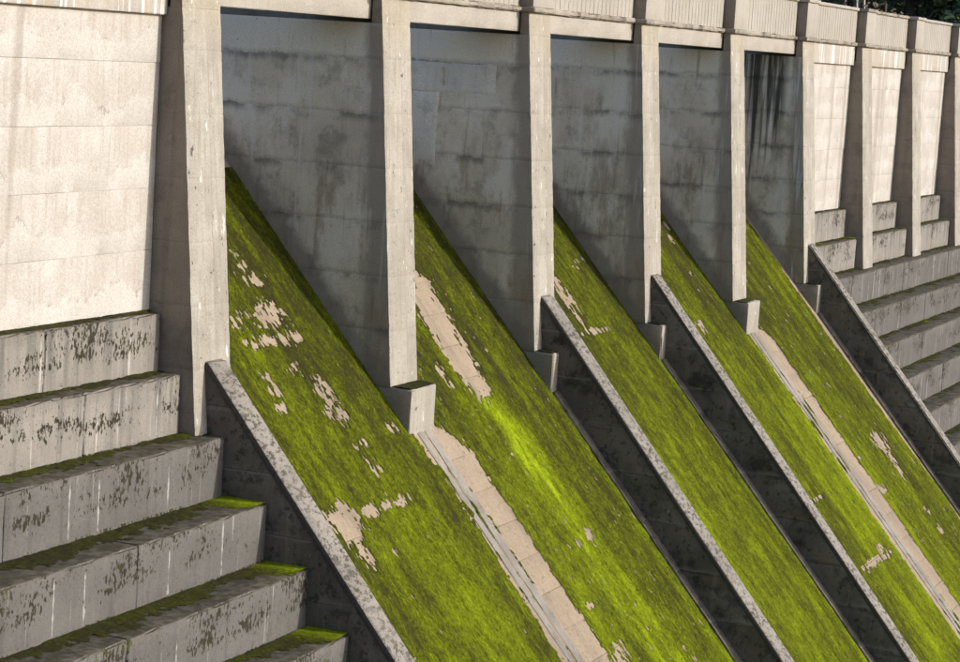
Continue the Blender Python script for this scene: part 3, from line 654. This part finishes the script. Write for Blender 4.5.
# brighter growth, same form
BRIGHT = {1: [(480, 610, .5, 1.6, .08), (400, 640, .4, .8, .06)],
          2: [(503, 420, .55, .6, .26), (532, 462, .65, .7, .26), (565, 510, .65, .7, .22), (605, 570, .65, .9, .18), (484, 403, .3, .3, .24), (660, 640, .7, 1.0, .15)],
          3: [(640, 430, 1.2, .9, .10), (720, 560, 1.4, 1.4, .14), (800, 640, 1.2, 1.0, .12)],
          4: [(800, 430, 1.2, 1.2, .05), (930, 640, 1.2, 1.0, .14), (860, 520, 1.2, 1.0, .10)],
          5: [(900, 540, 1.5, 1.2, .10), (940, 600, 1.5, 1.2, .16), (830, 400, 1.5, 1.2, .02)]}
Y_TOP, Y_BOT = 3.2, -9.9
for i in range(1, 6):
    x0, x1 = PX(i)+0.62, PX(i+1)+0.62
    t = thing('spillway_chute', ((x0+x1)/2, -8.6, chute_z(-8.6)), CL[i], 'spillway', 'mossy spillway chutes')
    # concrete slabs, course by course
    ysl = np.arange(Y_TOP, Y_BOT-0.1, -0.53)
    nv = np.array([0, -CH_K, 1.0]); nv = nv/np.linalg.norm(nv)*0.4
    for q in range(len(ysl)-1):
        ya, yb = ysl[q]-0.0015, ysl[q+1]+0.0015
        dz = 0.003*random.uniform(-1, 1)
        A = np.array([0, ya, chute_z(ya)+dz]); B = np.array([0, yb, chute_z(yb)+dz])
        P = [[[B+[xx, 0, 0]-nv, B+[xx, 0, 0]], [A+[xx, 0, 0]-nv, A+[xx, 0, 0]]] for xx in (x0+0.002, x1-0.002)]
        block('slab', P, (20, 2, 1), 0.004, 0.003, MAT['slab'], t, chip=0.005, seed=i*31+q)
    # rounded crest
    prof = [(3.2, chute_z(3.2))]+[(3.2+a, chute_z(3.2)+b) for a, b in ((0.5, 0.53), (1.0, 0.95), (1.5, 1.22), (2.0, 1.35), (2.5, 1.32), (2.9, 1.1), (3.2, 0.6), (3.25, -2.0))]
    V = [(xx, a, b) for xx in (x0, x1) for a, b in prof]; n = len(prof)
    link('crest', make_mesh('crest', V, [(q, n+q, n+q+1, q+1) for q in range(n-1)], MAT['side'], None, 60), t)
    # moss blanket
    hx = 0.026 if i <= 2 else 0.045; hy = 0.019 if i <= 2 else 0.03
    xa, xb = PX(i)+(0.905 if i in (1, 3, 4) else 0.70), PX(i+1)+(0.03 if i != 1 and i != 4 else 0.45)
    nx = int((xb-xa)/hx); ny = int((Y_TOP-Y_BOT)/hy)
    gx, gy = np.meshgrid(np.linspace(xa, xb, nx+1), np.linspace(Y_TOP, Y_BOT, ny+1), indexing='ij')
    sd = i*50
    ln_ = fbm(gx*2.6, gy*1.0, i, sd, 5); fn = fbm(gx*8.0, gy*5.5, i, sd+5, 4); vf = vnoise(gx*26, gy*17, i, sd+8)
    rough = (ln_-0.5)*0.7+(fn-0.5)*2.2+(vf-0.5)*1.7
    bare = np.full_like(gx, -0.86)
    cov = np.zeros_like(gx)
    for (u, v, rx, ry, st) in BARE[i]:
        cx, cy = pixel_on_chute(u, v)
        # patches trail down the slope
        d2 = ((gx-cx)/(rx*1.0))**2+((gy-cy)/(ry*1.15))**2
        cov = np.maximum(cov, st*np.exp(-d2*0.75))
    bare = bare+cov*1.05
    edge = lambda d, w: 1.6*sstep(w, -w, d)
    if i == 2 or i == 5:      # washed strip at the left side below the pier block
        wid = 2.05*sstep(-0.2, -1.7, gy) if i == 2 else 1.90*sstep(-0.3, -1.4, gy)
        bare = np.maximum(bare, -0.55+1.5*sstep(0.16, -0.16, gx-PX(i)-wid))
    if i in (1, 4):           # ragged edge along the worn kerb
        bare = np.maximum(bare, -0.62+1.5*sstep(-0.16, 0.16, gx-PX(i+1)-0.10-(gy > -1.0)*5-0.2*sstep(-6.5, -2.0, gy)))
    if i == 5:
        bare = np.maximum(bare, -0.62+1.5*sstep(-0.12, 0.12, gx-PX(6)+0.28-0.25*sstep(-3.0, -5.5, gy)))
    near = np.clip(np.maximum(cov*1.6, (bare+0.86)*1.2), 0, 1)
    fld = bare+rough*(0.29+0.45*near)
    # thin moss breaks along slab joints
    jt = np.abs(((Y_TOP-gy)/0.53) % 1.0-0.5); jt = 0.5-jt
    fld = fld+0.22*sstep(0.06, 0.0, jt)*sstep(0.5, 0.75, fbm(gx*0.8, gy*3, i, sd+33, 2))
    moss_h = np.clip(-fld, 0, 0.5)
    grow = sstep(0.0, 0.6, moss_h)
    clump = fbm(gx*7.5, gy*4.2, i, sd+12, 3)
    H = grow*(0.002+0.022*clump*clump+0.008*vnoise(gx*26, gy*17, i, sd+14)+0.012*fbm(gx*1.5, gy*0.4, i, sd+15, 3))
    tone = 0.225+0.16*sstep(2.8, -5.0, gy)+0.18*(fbm(gx*2.3, gy*0.22, i, sd+18, 4)-0.5)*2*0.9+0.16*(fbm(gx*5.5, gy*2.6, i, sd+28, 3)-0.5)*2+0.12*(fbm(gx*0.5, gy*0.3, i, sd+19, 2)-0.5)*2
    for (u, v, rx, ry, st) in BRIGHT[i]:
        cx, cy = pixel_on_chute(u, v)
        tone = tone+st*np.exp(-((gx-cx)/rx)**2-((gy-cy)/ry)**2)*(0.35+1.3*fbm(gx*4.5, gy*1.6, i, sd+61, 4))
    tone = tone+0.10*sstep(0.35, 0.0, PX(i+1)-gx)
    tone = np.clip(tone+(clump-0.5)*0.30-0.10*(1-sstep(0.0, 0.4, moss_h)), 0.02, 0.98)
    keep = (moss_h[:-1, :-1] > 0) & (moss_h[1:, 1:] > 0) & (moss_h[1:, :-1] > 0) & (moss_h[:-1, 1:] > 0)
    V = np.stack([gx+(vnoise(gx*19, gy*19, 0, 3)-0.5)*hx*0.8, gy-H*0.75, chute_z(gy)+0.007+H*0.66], -1).reshape(-1, 3)
    ii, jj = np.nonzero(keep); n1 = ny+1
    F = np.stack([ii*n1+jj, ii*n1+jj+1, (ii+1)*n1+jj+1, (ii+1)*n1+jj], -1)
    used, inv = np.unique(F, return_inverse=True); F = inv.reshape(F.shape)
    me = bpy.data.meshes.new('moss'); nvv, nf = len(used), len(F)
    me.vertices.add(nvv); me.vertices.foreach_set('co', V[used].astype(np.float32).ravel())
    me.loops.add(nf*4); me.loops.foreach_set('vertex_index', F.astype(np.int32).ravel())
    me.polygons.add(nf); me.polygons.foreach_set('loop_start', np.arange(0, nf*4, 4, dtype=np.int32))
    me.update(calc_edges=True); me.polygons.foreach_set('use_smooth', np.ones(nf, dtype=bool))
    a = me.attributes.new('tone', 'FLOAT', 'POINT'); a.data.foreach_set('value', tone.reshape(-1)[used].astype(np.float32))
    me.materials.append(MAT['moss']); me.validate()
    o = link('moss', me, t); o['kind'] = 'stuff'
# worn joint kerbs running down from the block footed piers
for i, lab in ((2, 'low worn joint kerb running down between the first two chutes'), (5, 'low worn joint kerb running down between the last two chutes')):
    t = thing('joint_kerb', (PX(i)+0.5, -8.5, chute_z(-8.5)), lab, 'kerb', 'worn kerbs between paired chutes')
    nv = np.array([0, -CH_K, 1.0]); nv /= np.linalg.norm(nv)
    A = np.array([0, -1.05, chute_z(-1.05)]); B = np.array([0, -9.8, chute_z(-9.8)])
    for nm, a, b, h, mt in (('kerb', 0.38, 0.62, 0.020, 'kerb'), ('fillet', 0.69, 1.02, 0.012, 'kerb')):
        P = [[[B+[PX(i)+xx, 0, 0]-nv*0.1, B+[PX(i)+xx, 0, 0]+nv*h], [A+[PX(i)+xx, 0, 0]-nv*0.1, A+[PX(i)+xx, 0, 0]+nv*h]] for xx in (a, b)]
        block(nm, P, (3, 140, 1), 0.02, 0.008, MAT[mt], t, chip=0.05, seed=i*41+int(a*10), freq=5)
    ny = 520; gx, gy = np.meshgrid(np.linspace(0.05, 1.15, 46), np.linspace(-1.12, -8.4, ny), indexing='ij')
    pr = 0.50*np.exp(-((gx-0.66)/0.06)**2)+0.34*np.exp(-((gx-0.36)/0.09)**2)+0.34*np.exp(-((gx-1.0)/0.08)**2)-0.60
    h = pr+(fbm(gx*11, gy*6, i, 71, 4)-0.5)*1.1+(fbm(gx*1.5, gy*1.2, i, 72, 2)-0.5)*0.7+0.1
    H = np.clip(h, 0, 0.3)*0.10
    keep = (h[:-1, :-1] > 0) & (h[1:, 1:] > 0); ii, jj = np.nonzero(keep)
    V = np.stack([PX(i)+gx, gy-H*0.7, chute_z(gy)+0.012+0.026*((gx > 0.36) & (gx < 0.64))+0.016*(gx > 0.67)*(gx < 1.04)+H*0.7], -1).reshape(-1, 3)
    F = np.stack([ii*ny+jj, ii*ny+jj+1, (ii+1)*ny+jj+1, (ii+1)*ny+jj], -1); used, inv = np.unique(F, return_inverse=True); F = inv.reshape(F.shape)
    me = make_mesh('weeds', V[used], F.tolist(), MAT['moss'], None, 60)
    at_ = me.attributes.new('tone', 'FLOAT', 'POINT'); at_.data.foreach_set('value', np.full(len(used), 0.34, dtype=np.float32))
    o = link('weeds', me, t); o['kind'] = 'stuff'

# ------------------------------------------------------------------ far bank: trees, road, barrier
def tube(V, F, pts, rad, n=6):
    o = len(V); pts = [Vector(p) for p in pts]
    for k, p in enumerate(pts):
        d = (pts[min(k+1, len(pts)-1)]-pts[max(k-1, 0)]).normalized()
        a = d.orthogonal().normalized(); b = d.cross(a)
        for q in range(n):
            w = 2*math.pi*q/n; V.append(tuple(p+(a*math.cos(w)+b*math.sin(w))*rad[k]))
    for k in range(len(pts)-1):
        for q in range(n): F.append((o+k*n+q, o+k*n+(q+1) % n, o+(k+1)*n+(q+1) % n, o+(k+1)*n+q))
def leaf_cloud(centres, n, size, seed):
    r = random.Random(seed); V = []; F = []
    for (cx, cy, cz, rr) in centres:
        for _ in range(n):
            d = Vector((r.gauss(0, 1), r.gauss(0, 1), r.gauss(0, 1))).normalized()*rr*(0.55+0.5*r.random())
            c = Vector((cx, cy, cz))+Vector((d.x, d.y, d.z*0.8)); a = Vector((r.gauss(0, 1), r.gauss(0, 1), r.gauss(0, 1))).normalized(); b = a.orthogonal().normalized()
            s = size*(0.6+0.8*r.random()); o = len(V)
            V += [tuple(c-a*s-b*s*0.5), tuple(c+a*s-b*s*0.5), tuple(c+a*s+b*s*0.5), tuple(c-a*s+b*s*0.5)]; F.append((o, o+1, o+2, o+3))
    return V, F
deps = bpy.context.evaluated_depsgraph_get()
def ground_z(x, y):
    hit, loc, *_ = ground.ray_cast(Vector((x, y, 200)), Vector((0, 0, -1)))
    return loc.z if hit else 0
def far_point(u, dist):      # a spot on the bank in the direction of a picture column
    d = FW+RT*(u-480)/FPX-UP*(0-331)/FPX; d = d/np.linalg.norm(d[:2]); p = CAM+d*dist
    return p[0], p[1]
def evergreen(u, dist, h, wdt, label, mat, seed, size=0.16):
    x, y = far_point(u, dist); z = ground_z(x, y); r = random.Random(seed)
    t = thing('tree' if h > 4 else 'shrub', (x, y, z), label, 'tree' if h > 4 else 'shrub', 'dark growth on the far bank')
    V = []; F = []; tube(V, F, [(x, y, z-0.3), (x+0.1, y, z+h*0.5), (x+0.15, y, z+h*0.92)], [0.035*h, 0.025*h, 0.008*h])
    for k in range(7):
        a = r.random()*6.28; zz = z+h*(0.2+0.1*k); L = wdt*(1-0.09*k)*0.8
        tube(V, F, [(x, y, zz), (x+math.cos(a)*L, y+math.sin(a)*L, zz+0.25*L)], [0.012*h, 0.004*h], 4)
    link('trunk', make_mesh('trunk', V, F, MAT['bark']), t)
    cs = []
    for k in range(26):
        f = r.random(); a = r.random()*6.28; rad = wdt*(1-0.75*f)*math.sqrt(r.random())
        cs.append((x+math.cos(a)*rad, y+math.sin(a)*rad, z+h*(0.08+0.9*f), wdt*0.34*(1-0.5*f)))
    V, F = leaf_cloud(cs, 130, size, seed); link('crown', make_mesh('crown', V, F, mat, None, 0), t)
def birch(u, dist, h, label, seed):
    x, y = far_point(u, dist); z = ground_z(x, y); r = random.Random(seed)
    t = thing('birch_tree', (x, y, z), label, 'tree', 'pale bare birches on the far bank')
    V = []; F = []; lean = r.uniform(-0.06, 0.12)
    P = [(x+lean*k*h/6+r.uniform(-.05, .05), y+lean*k*h/8, z-0.3+h*k/6) for k in range(7)]
    tube(V, F, P, [0.065*(1-k/8.5) for k in range(7)], 7); link('trunk', make_mesh('trunk', V, F, MAT['birch']), t)
    V = []; F = []
    for k in range(34):
        f = 0.2+0.78*r.random(); q = min(5, int(f*6)); p = Vector(P[q]).lerp(Vector(P[q+1]), f*6-q)
        a = r.random()*6.28; L = h*0.28*(1.1-f)+0.2; e = p+Vector((math.cos(a)*L*0.6, math.sin(a)*L*0.6, L))
        tube(V, F, [p, p.lerp(e, 0.5)+Vector((0, 0, -0.08*L)), e], [0.03, 0.02, 0.008], 4)
        for _ in range(3):
            m = p.lerp(e, 0.4+0.6*r.random()); tube(V, F, [m, m+Vector((r.uniform(-.4, .4), r.uniform(-.4, .4), r.uniform(0, .5)))], [0.012, 0.004], 3)
    link('crown', make_mesh('crown', V, F, MAT['bark']), t)
TREES = [(812, 124, 9, 3.2, 'dark bushy evergreen behind the parapet above the last spillway pier', 'leaf_dark', 1),
 (838, 134, 8, 3.4, 'brown winter scrub tree behind the pale birch stems', 'leaf_brown', 2),
 (862, 138, 10, 3.6, 'dark evergreen between the pale birch stems', 'leaf_dark', 3),
 (884, 132, 6.5, 2.8, 'brownish scrub tree right of the birches', 'leaf_brown', 4),
 (912, 126, 11, 3.0, 'tall green conifer above the second slim pier', 'leaf_dark', 5),
 (936, 150, 14, 4.5, 'deep shaded evergreen near the right corner of the photo', 'leaf_dark', 6),
 (958, 146, 14, 4.5, 'deep shaded evergreen at the right edge of the photo', 'leaf_dark', 7),
 (826, 160, 15, 5.0, 'tall evergreen farther up the bank behind the scrub', 'leaf_dark', 8),
 (898, 165, 16, 5.2, 'tall evergreen farther up the bank behind the conifer', 'leaf_dark', 9),
 (975, 125, 10, 3.5, 'dark evergreen just past the right edge of the photo', 'leaf_dark', 10)]
for u, d, h, wd, lab, mt, sd in TREES: evergreen(u, d, h, wd, lab, MAT[mt], sd)
birch(845, 116, 9, 'slim pale birch stem left of its two neighbours', 21)
birch(860, 114, 9, 'slim pale birch stem in the middle of three', 22)
birch(867, 116, 8, 'slim leaning birch stem right of its two neighbours', 23)
# orange barrier on posts at the end of the deck
bx, by = far_point(831, 112); bz = ground_z(bx, by)
t = thing('barrier', (bx, by, bz), 'orange plastic barrier rail on timber posts behind the parapet', 'barrier')
for q in (-0.9, 0.9): block('post', box(bx-0.05, bx+0.05, by+q-0.05, by+q+0.05, bz-0.2, bz+1.5), (1, 1, 3), 0.01, 0.003, MAT['post'], t)
for q in (0.65, 1.2): block('rail', box(bx-0.085, bx-0.052, by-1.1, by+1.1, bz+q, bz+q+0.2), (1, 4, 1), 0.01, 0.004, MAT['orange'], t)
